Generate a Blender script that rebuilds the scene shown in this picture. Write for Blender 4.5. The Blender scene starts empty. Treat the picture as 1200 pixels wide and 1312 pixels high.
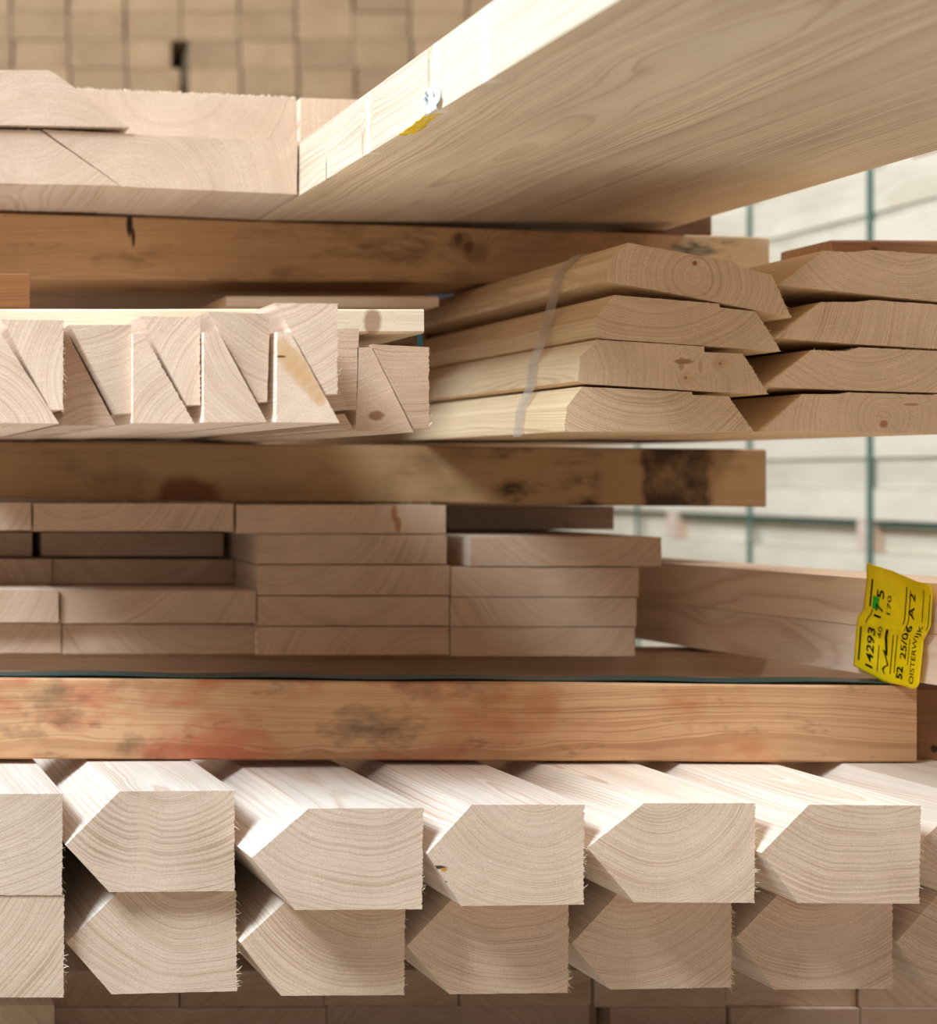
import bpy, bmesh, math, random
from mathutils import Vector, Matrix, noise as mnoise

random.seed(7)
sc = bpy.context.scene
COL = sc.collection

# ------------------------------------------------------------------ camera frame
F = 2000.0            # focal length in px of the 1200x1312 frame
CX, CY = -200.0, 612.0  # principal point (view direction +Y, lens shifted sideways)
ZC = 0.4835           # camera height above the floor


def W(px, py, Y):
    return Vector(((px - CX) * Y / F, Y, (CY - py) * Y / F + ZC))


# ------------------------------------------------------------------ materials
class NT:
    def __init__(s, name):
        s.m = bpy.data.materials.new(name)
        s.m.use_nodes = True
        s.t = s.m.node_tree
        s.t.nodes.clear()
        s.out = s.n('ShaderNodeOutputMaterial')

    def n(s, kind, **kw):
        nd = s.t.nodes.new(kind)
        for k, v in kw.items():
            setattr(nd, k, v)
        return nd

    def put(s, sock, v):
        if v is None:
            return
        if hasattr(v, 'is_output'):
            s.t.links.new(v, sock)
        else:
            try:
                sock.default_value = v
            except Exception:
                sock.default_value = (v[0], v[1], v[2], 1.0)

    def math(s, op, a, b=None, c=None, clamp=False):
        nd = s.n('ShaderNodeMath', operation=op, use_clamp=clamp)
        s.put(nd.inputs[0], a); s.put(nd.inputs[1], b); s.put(nd.inputs[2], c)
        return nd.outputs[0]

    def vm(s, op, a, b=None):
        nd = s.n('ShaderNodeVectorMath', operation=op)
        s.put(nd.inputs[0], a); s.put(nd.inputs[1], b)
        return nd.outputs['Value'] if op in ('LENGTH', 'DOT_PRODUCT') else nd.outputs[0]

    def noise(s, v, scale, detail=2.0, rough=0.5, color=False):
        nd = s.n('ShaderNodeTexNoise')
        s.put(nd.inputs['Vector'], v)
        nd.inputs['Scale'].default_value = scale
        nd.inputs['Detail'].default_value = detail
        nd.inputs['Roughness'].default_value = rough
        return nd.outputs['Color'] if color else nd.outputs['Fac']

    def ramp(s, f, stops, interp='LINEAR'):
        nd = s.n('ShaderNodeValToRGB')
        cr = nd.color_ramp
        cr.interpolation = interp
        while len(cr.elements) < len(stops):
            cr.elements.new(0.5)
        for e, (p, c) in zip(cr.elements, stops):
            e.position = p
            e.color = (c, c, c, 1) if isinstance(c, (int, float)) else (*c, 1)
        s.put(nd.inputs[0], f)
        return nd.outputs[0]

    def mix(s, f, a, b, mode='MIX'):
        nd = s.n('ShaderNodeMix', data_type='RGBA', blend_type=mode)
        s.put(nd.inputs[0], f)
        s.put(nd.inputs[6], a); s.put(nd.inputs[7], b)
        return nd.outputs[2]

    def range(s, v, a, b, c=0.0, d=1.0):
        nd = s.n('ShaderNodeMapRange')
        s.put(nd.inputs[0], v)
        for i, x in zip((1, 2, 3, 4), (a, b, c, d)):
            nd.inputs[i].default_value = x
        return nd.outputs[0]

    def attr(s, name):
        nd = s.n('ShaderNodeAttribute', attribute_type='OBJECT', attribute_name=name)
        return nd

    def finish(s, color, rough=0.6, spec=0.3, bump=None, bstr=0.2, bdist=0.001, **kw):
        p = s.n('ShaderNodeBsdfPrincipled')
        s.put(p.inputs['Base Color'], color)
        s.put(p.inputs['Roughness'], rough)
        p.inputs['Specular IOR Level'].default_value = spec
        for k, v in kw.items():
            s.put(p.inputs[k], v)
        if bump is not None:
            b = s.n('ShaderNodeBump')
            b.inputs['Strength'].default_value = bstr
            b.inputs['Distance'].default_value = bdist
            s.put(b.inputs['Height'], bump)
            s.t.links.new(b.outputs[0], p.inputs['Normal'])
        s.t.links.new(p.outputs[0], s.out.inputs[0])
        return s.m


def wood(name, light, dark, end=False, contrast=0.6, knots=(), blotch=(), wob=0.010, rough=0.6, push=0.010):
    """Solid-wood shader: annual rings around a pith line that runs along the object's local Y."""
    s = NT(name)
    P = s.n('ShaderNodeTexCoord').outputs['Object']
    pith = s.attr('pith').outputs['Vector']
    ring = s.attr('ring').outputs['Fac']
    tone = s.attr('tone').outputs['Vector']
    seedv = s.vm('ADD', P, s.vm('SCALE', pith))
    sn = seedv.node
    off = s.n('ShaderNodeVectorMath', operation='SCALE')
    s.put(off.inputs[0], pith); off.inputs['Scale'].default_value = 37.0
    sn_in = s.vm('ADD', P, off.outputs[0])
    low = s.vm('MULTIPLY', sn_in, (1.0, 0.35, 1.0))
    w1 = s.noise(low, 9.0, 2.0, 0.5, color=True)
    w2 = s.noise(s.vm('MULTIPLY', sn_in, (1.0, 0.25, 1.0)), 55.0, 2.0, 0.55, color=True)
    d1 = s.n('ShaderNodeVectorMath', operation='SCALE')
    s.put(d1.inputs[0], s.vm('SUBTRACT', w1, (0.5, 0.5, 0.5))); d1.inputs['Scale'].default_value = wob * 2.2
    d2 = s.n('ShaderNodeVectorMath', operation='SCALE')
    s.put(d2.inputs[0], s.vm('SUBTRACT', w2, (0.5, 0.5, 0.5))); d2.inputs['Scale'].default_value = 0.0013 if end else 0.0026
    Q = s.vm('ADD', s.vm('ADD', P, d1.outputs[0]), d2.outputs[0])
    v = s.vm('MULTIPLY', s.vm('SUBTRACT', Q, pith), (1.0, 0.0, 1.0))
    # knots push the rings around them
    r = s.vm('LENGTH', v)
    kmask = []
    for (c, rad, colr, dens) in knots:
        dv = s.vm('DIVIDE', s.vm('SUBTRACT', P, c), rad)
        nz = s.noise(P, min(400.0, max(60.0, 0.9 / max(rad[2], 0.002))), 3.0, 0.65)
        dd = s.math('ADD', s.vm('LENGTH', dv), s.math('MULTIPLY', s.math('SUBTRACT', nz, 0.5), 0.7))
        r = s.math('ADD', r, s.math('MULTIPLY', s.range(dd, 0.6, 2.6, 1.0, 0.0), push))
        kmask.append((s.range(dd, 0.75, 1.15, dens, 0.0), colr))
    n1 = s.n('ShaderNodeTexNoise', noise_dimensions='1D')
    s.put(n1.inputs['W'], s.math('MULTIPLY', r, 70.0)); n1.inputs['Detail'].default_value = 1.0
    rr = s.math('ADD', r, s.math('MULTIPLY', n1.outputs['Fac'], 0.006))
    fr = s.math('FRACT', s.math('DIVIDE', rr, ring))
    line = s.ramp(fr, [(0.0, 0.25), (0.18, 0.0), (0.5, 0.12), (0.80, 0.85), (0.92, 1.0), (1.0, 0.25)])
    fade = s.noise(s.vm('MULTIPLY', sn_in, (1, 0.3, 1)), 16.0, 2.0)
    fac = s.math('MULTIPLY', line, s.math('MULTIPLY', s.range(fade, 0.3, 0.7, 0.35, 1.0), contrast))
    col = s.mix(fac, light, dark)
    # broad tonal drift in the timber
    drift = s.noise(s.vm('MULTIPLY', sn_in, (1, 0.4, 1)), 14.0, 3.0, 0.6)
    col = s.mix(1.0, col, s.ramp(drift, [(0.25, (0.86, 0.83, 0.80)), (0.7, (1.06, 1.05, 1.05))]), 'MULTIPLY')
    if end:
        pores = s.noise(P, 1100.0, 2.0, 0.6)
        saw = s.noise(s.vm('MULTIPLY', sn_in, (60.0, 1.0, 900.0)), 1.0, 2.0)
        col = s.mix(1.0, col, s.ramp(pores, [(0.3, 0.86), (0.62, 1.07)]), 'MULTIPLY')
        col = s.mix(1.0, col, s.ramp(saw, [(0.3, 0.95), (0.7, 1.03)]), 'MULTIPLY')
        bump = s.math('ADD', s.math('MULTIPLY', pores, 0.6), s.math('MULTIPLY', line, 0.4))
    else:
        fib = s.noise(s.vm('MULTIPLY', sn_in, (700.0, 14.0, 700.0)), 1.0, 2.0)
        col = s.mix(1.0, col, s.ramp(fib, [(0.3, 0.94), (0.7, 1.04)]), 'MULTIPLY')
        bump = s.math('ADD', s.math('MULTIPLY', fib, 0.5), s.math('MULTIPLY', line, 0.3))
    for m, c in kmask:
        col = s.mix(m, col, c)
    for (scale, stretch, lo, hi, colr, dens, box) in blotch:
        nz = s.noise(s.vm('MULTIPLY', sn_in, stretch), scale, 4.0, 0.65)
        m = s.range(nz, lo, hi, 0.0, dens)
        if box is not None:   # the stain or painted light keeps to one stretch of the timber (local Y range, soft ends)
            y0, y1, soft = box[:3]
            yy = s.n('ShaderNodeSeparateXYZ')
            wv = s.vm('ADD', P, s.vm('MULTIPLY', s.vm('SUBTRACT', s.noise(P, 60.0, 3.0, 0.6, color=True), (0.5, 0.5, 0.5)), (0.0, 0.02, 0.02)))
            s.put(yy.inputs[0], wv)
            m = s.math('MULTIPLY', m, s.range(yy.outputs[1], y0 - soft, y0 + soft))
            m = s.math('MULTIPLY', m, s.range(yy.outputs[1], y1 - soft, y1 + soft, 1.0, 0.0))
            if len(box) > 3:
                z0, z1, zs = box[3:]
                m = s.math('MULTIPLY', m, s.range(yy.outputs[2], z0 - zs, z0 + zs))
                m = s.math('MULTIPLY', m, s.range(yy.outputs[2], z1 - zs, z1 + zs, 1.0, 0.0))
        col = s.mix(m, col, colr)
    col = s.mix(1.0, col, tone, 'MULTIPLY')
    return s.finish(col, rough, 0.22, bump, 0.18, 0.0006)


def plain(name, color, rough=0.5, spec=0.4, **kw):
    s = NT(name)
    P = s.n('ShaderNodeTexCoord').outputs['Object']
    nz = s.noise(P, 60.0, 3.0)
    c = s.mix(1.0, color, s.ramp(nz, [(0.3, 0.86), (0.7, 1.1)]), 'MULTIPLY')
    return s.finish(c, rough, spec, **kw)


def srgb(r, g, b):
    f = lambda c: ((c / 255) / 12.92) if c / 255 <= 0.04045 else (((c / 255) + 0.055) / 1.055) ** 2.4
    return (f(r), f(g), f(b), 1.0)


LG = wood('spruce_long_grain', srgb(242, 233, 225), srgb(206, 170, 140), contrast=0.75)
EG = wood('spruce_end_grain', srgb(230, 207, 188), srgb(183, 146, 119), end=True, contrast=0.7)
EGS = wood('soft_end_grain', srgb(230, 207, 188), srgb(190, 152, 122), end=True, contrast=0.42)
LGP = wood('panel_long_grain', srgb(240, 225, 204), srgb(176, 130, 92), contrast=0.6, wob=0.014, push=0.006,
           knots=[((-.1976, .518, .022), (.010, .0040, .060), srgb(248, 246, 240), .55), ((-.1976, .388, .022), (.010, .0050, .060), srgb(248, 246, 240), .6),  # lengthwise knots, their white sheen painted into the colour
                  ((-.1976, .310, .022), (.010, .0060, .060), srgb(248, 246, 240), .6), ((-.1985, .617, .007), (.010, .0012, .010), srgb(70, 56, 44), .9),
                  ((-.1985, .530, .010), (.010, .0022, .010), srgb(190, 164, 134), .7), ((-.1985, .400, .030), (.010, .0022, .012), srgb(190, 164, 134), .7)])
FIBRE = plain('torn_fibre', srgb(240, 222, 190), 0.7, 0.2)
STRAP = plain('green_strapping', srgb(92, 120, 106), 0.4, 0.4)
TEAL = plain('teal_strapping', srgb(28, 66, 66), 0.35, 0.5)
RACK = plain('dark_steel', srgb(60, 66, 74), 0.5, 0.5)


def floor_mat():
    s = NT('dusty_concrete')
    P = s.n('ShaderNodeTexCoord').outputs['Object']
    n = s.noise(P, 3.0, 6.0, 0.6)
    c = s.ramp(n, [(0.3, (0.34, 0.27, 0.20)), (0.7, (0.46, 0.37, 0.28))])
    return s.finish(c, 0.8, 0.2, s.noise(P, 120.0, 3.0), 0.2, 0.002)


def film_mat():
    s = NT('clear_plastic_film')
    tr = s.n('ShaderNodeBsdfTransparent'); tr.inputs[0].default_value = (0.96, 0.95, 0.93, 1)
    gl = s.n('ShaderNodeBsdfGlossy'); gl.inputs['Roughness'].default_value = 0.12
    gl.inputs[0].default_value = (0.95, 0.95, 0.95, 1)
    df = s.n('ShaderNodeBsdfDiffuse'); df.inputs[0].default_value = (0.9, 0.86, 0.82, 1)
    fr = s.n('ShaderNodeLayerWeight'); fr.inputs['Blend'].default_value = 0.5
    m1 = s.n('ShaderNodeMixShader'); m1.inputs[0].default_value = 0.16
    s.t.links.new(tr.outputs[0], m1.inputs[1]); s.t.links.new(df.outputs[0], m1.inputs[2])
    m2 = s.n('ShaderNodeMixShader')
    s.put(m2.inputs[0], s.math('ADD', s.math('MULTIPLY', s.math('POWER', fr.outputs['Facing'], 4.0), 0.5), 0.03, clamp=True))
    s.t.links.new(m1.outputs[0], m2.inputs[1]); s.t.links.new(gl.outputs[0], m2.inputs[2])
    s.t.links.new(m2.outputs[0], s.out.inputs[0])
    return s.m


FILM = film_mat()


# ------------------------------------------------------------------ object helpers
def tag(o, label=None, cat=None, group=None, kind=None):
    if label: o['label'] = label
    if label and cat: o['kind'] = kind or 'thing'
    if cat: o['category'] = cat
    if group: o['group'] = group
    if kind: o['kind'] = kind
    return o


def wprops(o, pith, ring, tone):
    o['pith'] = [float(pith[0]), float(pith[1]), float(pith[2])]
    o['ring'] = float(ring)
    o['tone'] = [float(t) for t in (tone if hasattr(tone, '__len__') else (tone,) * 3)]


def link_mesh(name, verts, faces, mats, slots=None, loc=Vector(), rot=None, parent=None):
    """verts are world points; the object's origin and axes are loc / rot."""
    R = rot or Matrix.Identity(3)
    inv = R.transposed()
    me = bpy.data.meshes.new(name)
    me.from_pydata([inv @ (Vector(v) - loc) for v in verts], [], faces)
    for m in mats:
        me.materials.append(m)
    if slots:
        for p, sl in zip(me.polygons, slots):
            p.material_index = sl
    bm = bmesh.new(); bm.from_mesh(me)
    bmesh.ops.recalc_face_normals(bm, faces=bm.faces)
    bm.to_mesh(me); bm.free()
    o = bpy.data.objects.new(name, me)
    COL.objects.link(o)
    M = Matrix.Translation(loc) @ R.to_4x4()
    if parent is not None:
        o.parent = parent
        o.matrix_parent_inverse = Matrix.Identity(4)
        o.matrix_local = parent.matrix_basis.inverted() @ M
    else:
        o.matrix_basis = M
    return o


def axis_frame(d):
    y = Vector(d).normalized()
    z = Vector((0, 0, 1)); z = (z - y * z.dot(y)).normalized()
    x = y.cross(z)
    return Matrix((x, y, z)).transposed()


def prism(name, pts, Y, vp, L, mats=None, start=None, pith=(0, 0, -0.05), ring=0.0028, tone=1.0,
          jit=0.00018, ragged=(), label=None, cat='timber', group=None, world=False):
    """A length of timber: the front outline is given at depth Y, it runs back L metres towards vp."""
    mats = mats or (LG, EG)
    d = Vector(((vp[0] - CX) / F, 1.0, (CY - vp[1]) / F))
    Fp = [Vector(p) for p in pts] if world else [W(p[0], p[1], Y) for p in pts]
    if start is not None:
        Fp = [p + d * (start - Y) for p in Fp]
    n0 = len(Fp)
    ctr = sum(Fp, Vector()) / n0
    ring_f = []
    ring_b = []
    for i in range(n0):
        a, b = Fp[i], Fp[(i + 1) % n0]
        ln = (b - a).length
        rag = i in ragged
        step = 0.0009 if rag else 0.004
        k = max(1, min(160, int(ln / step))) if jit > 0 else 1
        e = (b - a).normalized()
        nrm = Vector((e.z, 0, -e.x))
        if nrm.dot((a + b) / 2 - ctr) < 0: nrm = -nrm
        for j in range(k):
            p = a.lerp(b, j / k)
            ring_b.append(p.copy())
            amp = (0.0009 if rag else jit)
            q = p + (nrm * random.uniform(-amp, amp * (0.15 if rag else 0.5)) if j else Vector())
            ring_f.append(q)
    n = len(ring_f)
    verts = ring_f + [p + d * 0.003 for p in ring_b] + [p + d * L for p in ring_b]
    faces = [list(range(n)), list(range(3 * n - 1, 2 * n - 1, -1))]
    slots = [1, 1]
    for r in (0, 1):
        for i in range(n):
            j = (i + 1) % n
            faces.append([r * n + i, r * n + j, (r + 1) * n + j, (r + 1) * n + i]); slots.append(0)
    zmin = min(p.z for p in Fp)
    loc = Vector((ctr.x, Fp[0].y, zmin))
    o = link_mesh(name, verts, faces, mats, slots, loc, axis_frame(d))
    wprops(o, pith, ring, tone)
    tag(o, label, cat, group)
    return o


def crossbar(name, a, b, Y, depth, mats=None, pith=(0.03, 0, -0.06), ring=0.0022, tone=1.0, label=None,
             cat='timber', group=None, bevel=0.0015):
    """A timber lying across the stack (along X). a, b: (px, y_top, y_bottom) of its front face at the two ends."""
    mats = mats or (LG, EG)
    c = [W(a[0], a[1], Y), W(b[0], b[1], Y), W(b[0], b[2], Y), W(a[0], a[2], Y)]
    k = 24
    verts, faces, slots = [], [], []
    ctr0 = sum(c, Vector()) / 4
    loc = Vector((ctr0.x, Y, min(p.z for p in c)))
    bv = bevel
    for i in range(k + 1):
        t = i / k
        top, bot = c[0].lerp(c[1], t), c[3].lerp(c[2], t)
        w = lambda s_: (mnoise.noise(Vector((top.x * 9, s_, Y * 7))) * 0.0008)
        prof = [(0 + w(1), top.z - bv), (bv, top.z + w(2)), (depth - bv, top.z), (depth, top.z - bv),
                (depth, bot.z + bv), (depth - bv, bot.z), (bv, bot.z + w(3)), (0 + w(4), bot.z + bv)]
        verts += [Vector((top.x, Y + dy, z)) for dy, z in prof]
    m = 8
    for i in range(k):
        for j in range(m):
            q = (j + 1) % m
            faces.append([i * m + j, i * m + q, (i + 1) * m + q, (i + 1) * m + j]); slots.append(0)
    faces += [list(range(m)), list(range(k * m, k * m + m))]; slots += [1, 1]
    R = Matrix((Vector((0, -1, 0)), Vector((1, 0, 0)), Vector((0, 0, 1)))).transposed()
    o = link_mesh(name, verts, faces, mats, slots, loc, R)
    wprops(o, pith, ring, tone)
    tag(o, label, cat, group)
    return o


def fibres(parent, runs, Y, size=0.0052, out=(1, 0)):
    """Torn wood hairs along a sawn edge: runs of ((x0,y0),(x1,y1),count) in the end face, growing towards out."""
    verts, faces = [], []
    for (p0, p1, cnt) in runs:
        for _ in range(int(cnt * 1.6)):
            t = random.random()
            a = W(p0[0] + (p1[0] - p0[0]) * t, p0[1] + (p1[1] - p0[1]) * t, Y) + Vector((0, random.uniform(0, 0.004), 0))
            ln = size * random.uniform(0.35, 1.0)
            ang = random.uniform(-0.9, 0.9)
            dx, dz = out[0], out[1]
            d = Vector((dx * math.cos(ang) - dz * math.sin(ang), random.uniform(-0.5, 0.3), dx * math.sin(ang) + dz * math.cos(ang))).normalized()
            bend = Vector((0, 0, random.uniform(-0.6, 0.3))) * ln
            r = random.uniform(0.0002, 0.00042)
            b0 = len(verts)
            for q in range(4):
                tt = q / 3
                c = a - d * 0.001 + d * (ln * tt) + bend * tt * tt
                rr = r * (1 - 0.75 * tt)
                for w in range(3):
                    an = w * 2.094
                    verts.append(c + Vector((-d.z * math.cos(an), math.sin(an), d.x * math.cos(an))) * rr)
            for q in range(3):
                for w in range(3):
                    v = (w + 1) % 3
                    faces.append([b0 + q * 3 + w, b0 + q * 3 + v, b0 + q * 3 + 3 + v, b0 + q * 3 + 3 + w])
            faces.append([b0 + 9, b0 + 10, b0 + 11]); faces.append([b0 + 2, b0 + 1, b0])
    M = parent.matrix_basis
    o = link_mesh('wood_fibres', verts, faces, [FIBRE], None, M.translation.copy(), M.to_3x3(), parent)
    o['kind'] = 'stuff'
    o['label'] = 'pale torn wood hairs on the sawn edge'
    return o


def ribbon(name, path, widths, mat, thick=0.0008, parent=None, **kw):
    """Flat band: path points, width vectors (half width each side), small thickness along the third direction."""
    verts, faces = [], []
    for i, (p, w) in enumerate(zip(path, widths)):
        t = (path[min(i + 1, len(path) - 1)] - path[max(i - 1, 0)]).normalized()
        nn = t.cross(w).normalized() * thick
        verts += [p - w, p + w, p + w + nn, p - w + nn]
    for i in range(len(path) - 1):
        for j in range(4):
            q = (j + 1) % 4
            faces.append([i * 4 + j, i * 4 + q, i * 4 + 4 + q, i * 4 + 4 + j])
    e = (len(path) - 1) * 4
    faces += [[0, 1, 2, 3], [e, e + 1, e + 2, e + 3]]
    loc = path[0].copy()
    o = link_mesh(name, verts, faces, [mat], None, loc, None, parent)
    tag(o, **kw)
    return o


# ------------------------------------------------------------------ floor
o = link_mesh('floor', [(-4, -2, 0), (6, -2, 0), (6, 6, 0), (-4, 6, 0), (-4, -2, -0.05), (6, -2, -0.05), (6, 6, -0.05), (-4, 6, -0.05)],
              [[0, 1, 2, 3], [7, 6, 5, 4], [0, 4, 5, 1], [1, 5, 6, 2], [2, 6, 7, 3], [3, 7, 4, 0]], [floor_mat()])
o['kind'] = 'structure'

WALL = plain('wall_paint', srgb(196, 188, 176), 0.8, 0.1)
for nm, (x0, y0, x1, y1) in (('wall_back', (-4, 6.0, 6.1, 6.1)), ('wall_right', (6.0, -2, 6.1, 6.0))):
    o = link_mesh(nm, [(x0, y0, 0), (x1, y0, 0), (x1, y1, 0), (x0, y1, 0), (x0, y0, 4), (x1, y0, 4), (x1, y1, 4), (x0, y1, 4)],
                  [[0, 1, 2, 3], [4, 5, 6, 7], [0, 1, 5, 4], [1, 2, 6, 5], [2, 3, 7, 6], [3, 0, 4, 7]], [WALL])
    o['kind'] = 'structure'

# ------------------------------------------------------------------ level 1: big arrow-shaped beams
VPB = (-265, 622)
BL = 2.2
G1, G2 = 'arrow-shaped beams, upper row', 'arrow-shaped beams, lower row'
top_row = [
    # pts (TL, TR, BR, BL, tip), Y, pith, ring, tone, label
    ([(-67, 1017), (81, 1017), (80, 1147), (-80, 1147), (-137, 1085)], 1.083, (-0.03, 0, 0.16), 0.0030, (1.0, .98, .95),
     'pale beam cut off by the left frame edge, top row of the bottom bundle', [((81, 1085), (80, 1140), 5)]),
    ([(153, 1014), (301, 1013), (301, 1142), (140, 1143), (84, 1083)], 1.082, (0.01, 0, 0.105), 0.0044, (1.0, .97, .93),
     'arrow-ended beam with bold wide arching rings and a pale vertical streak, second in upper row', [((301, 1030), (301, 1140), 5)]),
    ([(395, 1036), (543, 1035), (541, 1165), (378, 1166), (322, 1099)], 1.050, (0.015, 0, 0.13), 0.0046, (1.03, .99, .95),
     'arrow-ended beam with broad dark rings low on its face, third in upper row', [((542, 1110), (541, 1163), 9)]),
    ([(604, 1031), (749, 1031), (748, 1159), (591, 1161), (547, 1094)], 1.050, (0.02, 0, 0.10), 0.0022, (1.0, .95, .90),
     'arrow-ended beam with a small dark resin crack near its tip, fourth in upper row', [((749, 1085), (748, 1142), 14)]),
    ([(825, 1029), (968, 1029), (967, 1157), (812, 1156), (752, 1086)], 1.052, (-0.01, 0, 0.085), 0.0025, (1.0, .95, .88),
     'warm pale arrow-ended beam with fine tight rings, fifth in upper row', [((968, 1100), (967, 1156), 14), ((968, 1062), (968, 1075), 5)]),
    ([(1036, 1031), (1180, 1032), (1178, 1158), (1022, 1157), (975, 1093)], 1.047, (0.02, 0, 0.115), 0.0036, (.97, .91, .84),
     'arrow-ended beam with deep curved rings, sixth in upper row, last whole one', [((1179, 1050), (1179, 1140), 5)]),
    ([(1238, 1020), (1385, 1020), (1383, 1149), (1226, 1150), (1171, 1087)], 1.072, (0.0, 0, 0.10), 0.0028, (.95, .88, .80),
     'beam mostly beyond the right frame edge, upper row of the bottom bundle', []),
]
KN = wood('end_grain_resin_crack', srgb(230, 207, 188), srgb(183, 146, 119), end=True, contrast=0.5,
          knots=[((-0.0455, 0, 0.0262), (0.0060, 0.02, 0.0012), srgb(52, 36, 26), 0.95),
                 ((-0.0415, 0, 0.0245), (0.0022, 0.02, 0.0013), srgb(205, 140, 40), 0.95),
                 ((-0.0430, 0, 0.0165), (0.0042, 0.02, 0.0008), srgb(70, 48, 38), 0.9)])
STREAK = wood('end_grain_pale_streak', srgb(230, 206, 186), srgb(172, 136, 112), end=True, contrast=0.68, push=0.003,
              knots=[((-0.006, 0, 0.045), (0.0045, 0.05, 0.030), srgb(222, 198, 168), 0.55)])
for i, (pts, Y, pith, ring, tone, lab, fb) in enumerate(top_row):
    b = prism('arrow_beam', pts, Y, VPB, BL, mats=(LG, KN if i == 3 else STREAK if i == 1 else EG), pith=pith, ring=ring, tone=tone, label=lab, cat='beam', group=G1, ragged=(1,))
    if fb: fibres(b, fb, Y)

low_row = [
    ([(-65, None), (83, None), (82, 1278), (-78, 1278), (-135, 1212)], 1.084, (-0.10, 0, 0.13), 0.0034, (1.0, .96, .90),
     'beam with slanting rings cut by the left frame edge, lower row', [((82, 1210), (82, 1275), 12)]),
    ([(152, None), (303, None), (304, 1270), (143, 1274), (85, 1208)], 1.094, (0.03, 0, 0.115), 0.0026, (1.0, .95, .90),
     'arrow-ended beam under the one with the pale streak, second in lower row', [((304, 1150), (304, 1268), 20), ((304, 1235), (304, 1268), 10)]),
    ([(372, None), (520, None), (518, 1275), (360, 1276), (308, 1208)], 1.089, (0.03, 0, 0.105), 0.0027, (.98, .92, .84),
     'brownish arrow-ended beam with concentric rings, third in lower row', [((519, 1175), (518, 1270), 5)]),
    ([(587, None), (729, None), (728, 1272), (576, 1274), (521, 1212)], 1.092, (0.01, 0, 0.12), 0.0021, (.98, .91, .84),
     'arrow-ended beam with faint fine rings, fourth in lower row', [((729, 1165), (728, 1270), 14), ((728, 1240), (728, 1268), 12)]),
    ([(797, None), (938, None), (937, 1265), (782, 1268), (732, 1209)], 1.101, (-0.02, 0, 0.095), 0.0021, (.97, .91, .84),
     'arrow-ended beam with most torn hairs at its lower right corner, lower row',
     [((938, 1160), (937, 1262), 34), ((937, 1238), (937, 1264), 22), ((862, 1266), (937, 1264), 14)]),
    ([(1004, None), (1144, None), (1143, 1267), (992, 1268), (943, 1201)], 1.102, (0.0, 0, 0.11), 0.0028, (.97, .90, .83),
     'arrow-ended beam with ripple-like rings, sixth in lower row', [((1144, 1228), (1143, 1262), 10)]),
    ([(1208, None), (1350, None), (1349, 1267), (1194, 1267), (1148, 1207)], 1.102, (0.0, 0, 0.11), 0.0026, (.97, .90, .83),
     'beam of which only the pointed tip shows at the right frame edge, lower row', []),
]
for i, (pts, Y, pith, ring, tone, lab, fb) in enumerate(low_row):
    yt = CY + (0.2926 if i == 2 else 0.2901) * F / Y
    pts = [(x, yt if y is None else y) for x, y in pts]
    b = prism('arrow_beam', pts, Y, VPB, BL, pith=pith, ring=ring, tone=tone, label=lab, cat='beam', group=G2, ragged=(1,))
    if fb: fibres(b, fb, Y)

# ------------------------------------------------------------------ level 0: boards under the bottom bundle
G0 = 'board ends under the bottom bundle'
z0, z1, z2 = -0.4205, -0.4510, -0.4815
rows0 = [
    (1.331, z0, z1, [(-120, 52), (54, 229), (231, 414), (416, 588), (590, 758), (761, 928), (931, 1098), (1100, 1280)]),
    (1.331, z1 - .0006, z2, [(-150, 51), (54, 417), (420, 757), (764, 778), (782, 930), (933, 1097), (1101, 1300)]),
]
ords = ['first', 'second', 'third', 'fourth', 'fifth', 'sixth', 'seventh', 'eighth', 'ninth', 'tenth']
for r, (Y, za, zb, xs) in enumerate(rows0):
    for i, (xa, xb) in enumerate(xs):
        Yi = Y + random.uniform(-.004, .004) - (0.09 if i == 0 else 0) + (0.02 if xb - xa < 30 else 0)
        k = Yi / F
        pts = [Vector(((x - CX) * Y / F, Yi, z + ZC)) for x, z in ((xa, za), (xb, za), (xb, zb), (xa, zb))]
        tn = random.uniform(.78, .92)
        prism('sawn_board', pts, Yi, (-200, 612), 0.8, pith=(random.uniform(-.06, .06), 0, random.choice((-.05, .09))), ring=random.uniform(.002, .003),
              tone=(tn, tn * .90, tn * .82), world=True, label=f'brown board end below the arrow beams, {["upper", "bottom"][r]} course, {ords[i]} from left', cat='board', group=G0)
crossbar('cross_timber', (-150, CY + .366 * F / 1.55, CY + .4195 * F / 1.55), (1000, CY + .366 * F / 1.55, CY + .4195 * F / 1.55), 1.55, 0.08,
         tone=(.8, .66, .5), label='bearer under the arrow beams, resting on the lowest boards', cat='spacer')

# ------------------------------------------------------------------ level 1 spacers
red, grey = srgb(196, 92, 66), srgb(92, 78, 66)
LS1 = wood('weathered_orange_long_grain', srgb(222, 182, 144), srgb(166, 116, 80), contrast=0.75, wob=0.006,
           blotch=[(13.0, (1, .55, 1.2), .50, .62, red, .62, (-1.2, .08, .10)),
                   (24.0, (1, .5, 1), .53, .66, grey, .62, (-1.2, .1, .10)),
                   (60.0, (1, .35, 1), .60, .74, srgb(80, 62, 48), .6, None),
                   (16.0, (1, .6, 1), .56, .72, srgb(176, 106, 50), .6, None)])
crossbar('timber_spacer', (-160, 867, 972), (1174, 879, 977), 1.197, 0.045, mats=(LS1, EG), pith=(0.10, 0, -0.01), ring=0.0026,
         tone=(.98, .88, .77), label='long orange-brown weathered spacer with reddish stains lying on the arrow beams', cat='spacer')
LS1B = wood('dark_orange_long_grain', srgb(164, 124, 92), srgb(104, 70, 46), contrast=0.4,
            knots=[((0.0, -0.034, 0.012), (0.05, 0.0035, 0.003), srgb(60, 44, 38), 0.95)])
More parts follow.
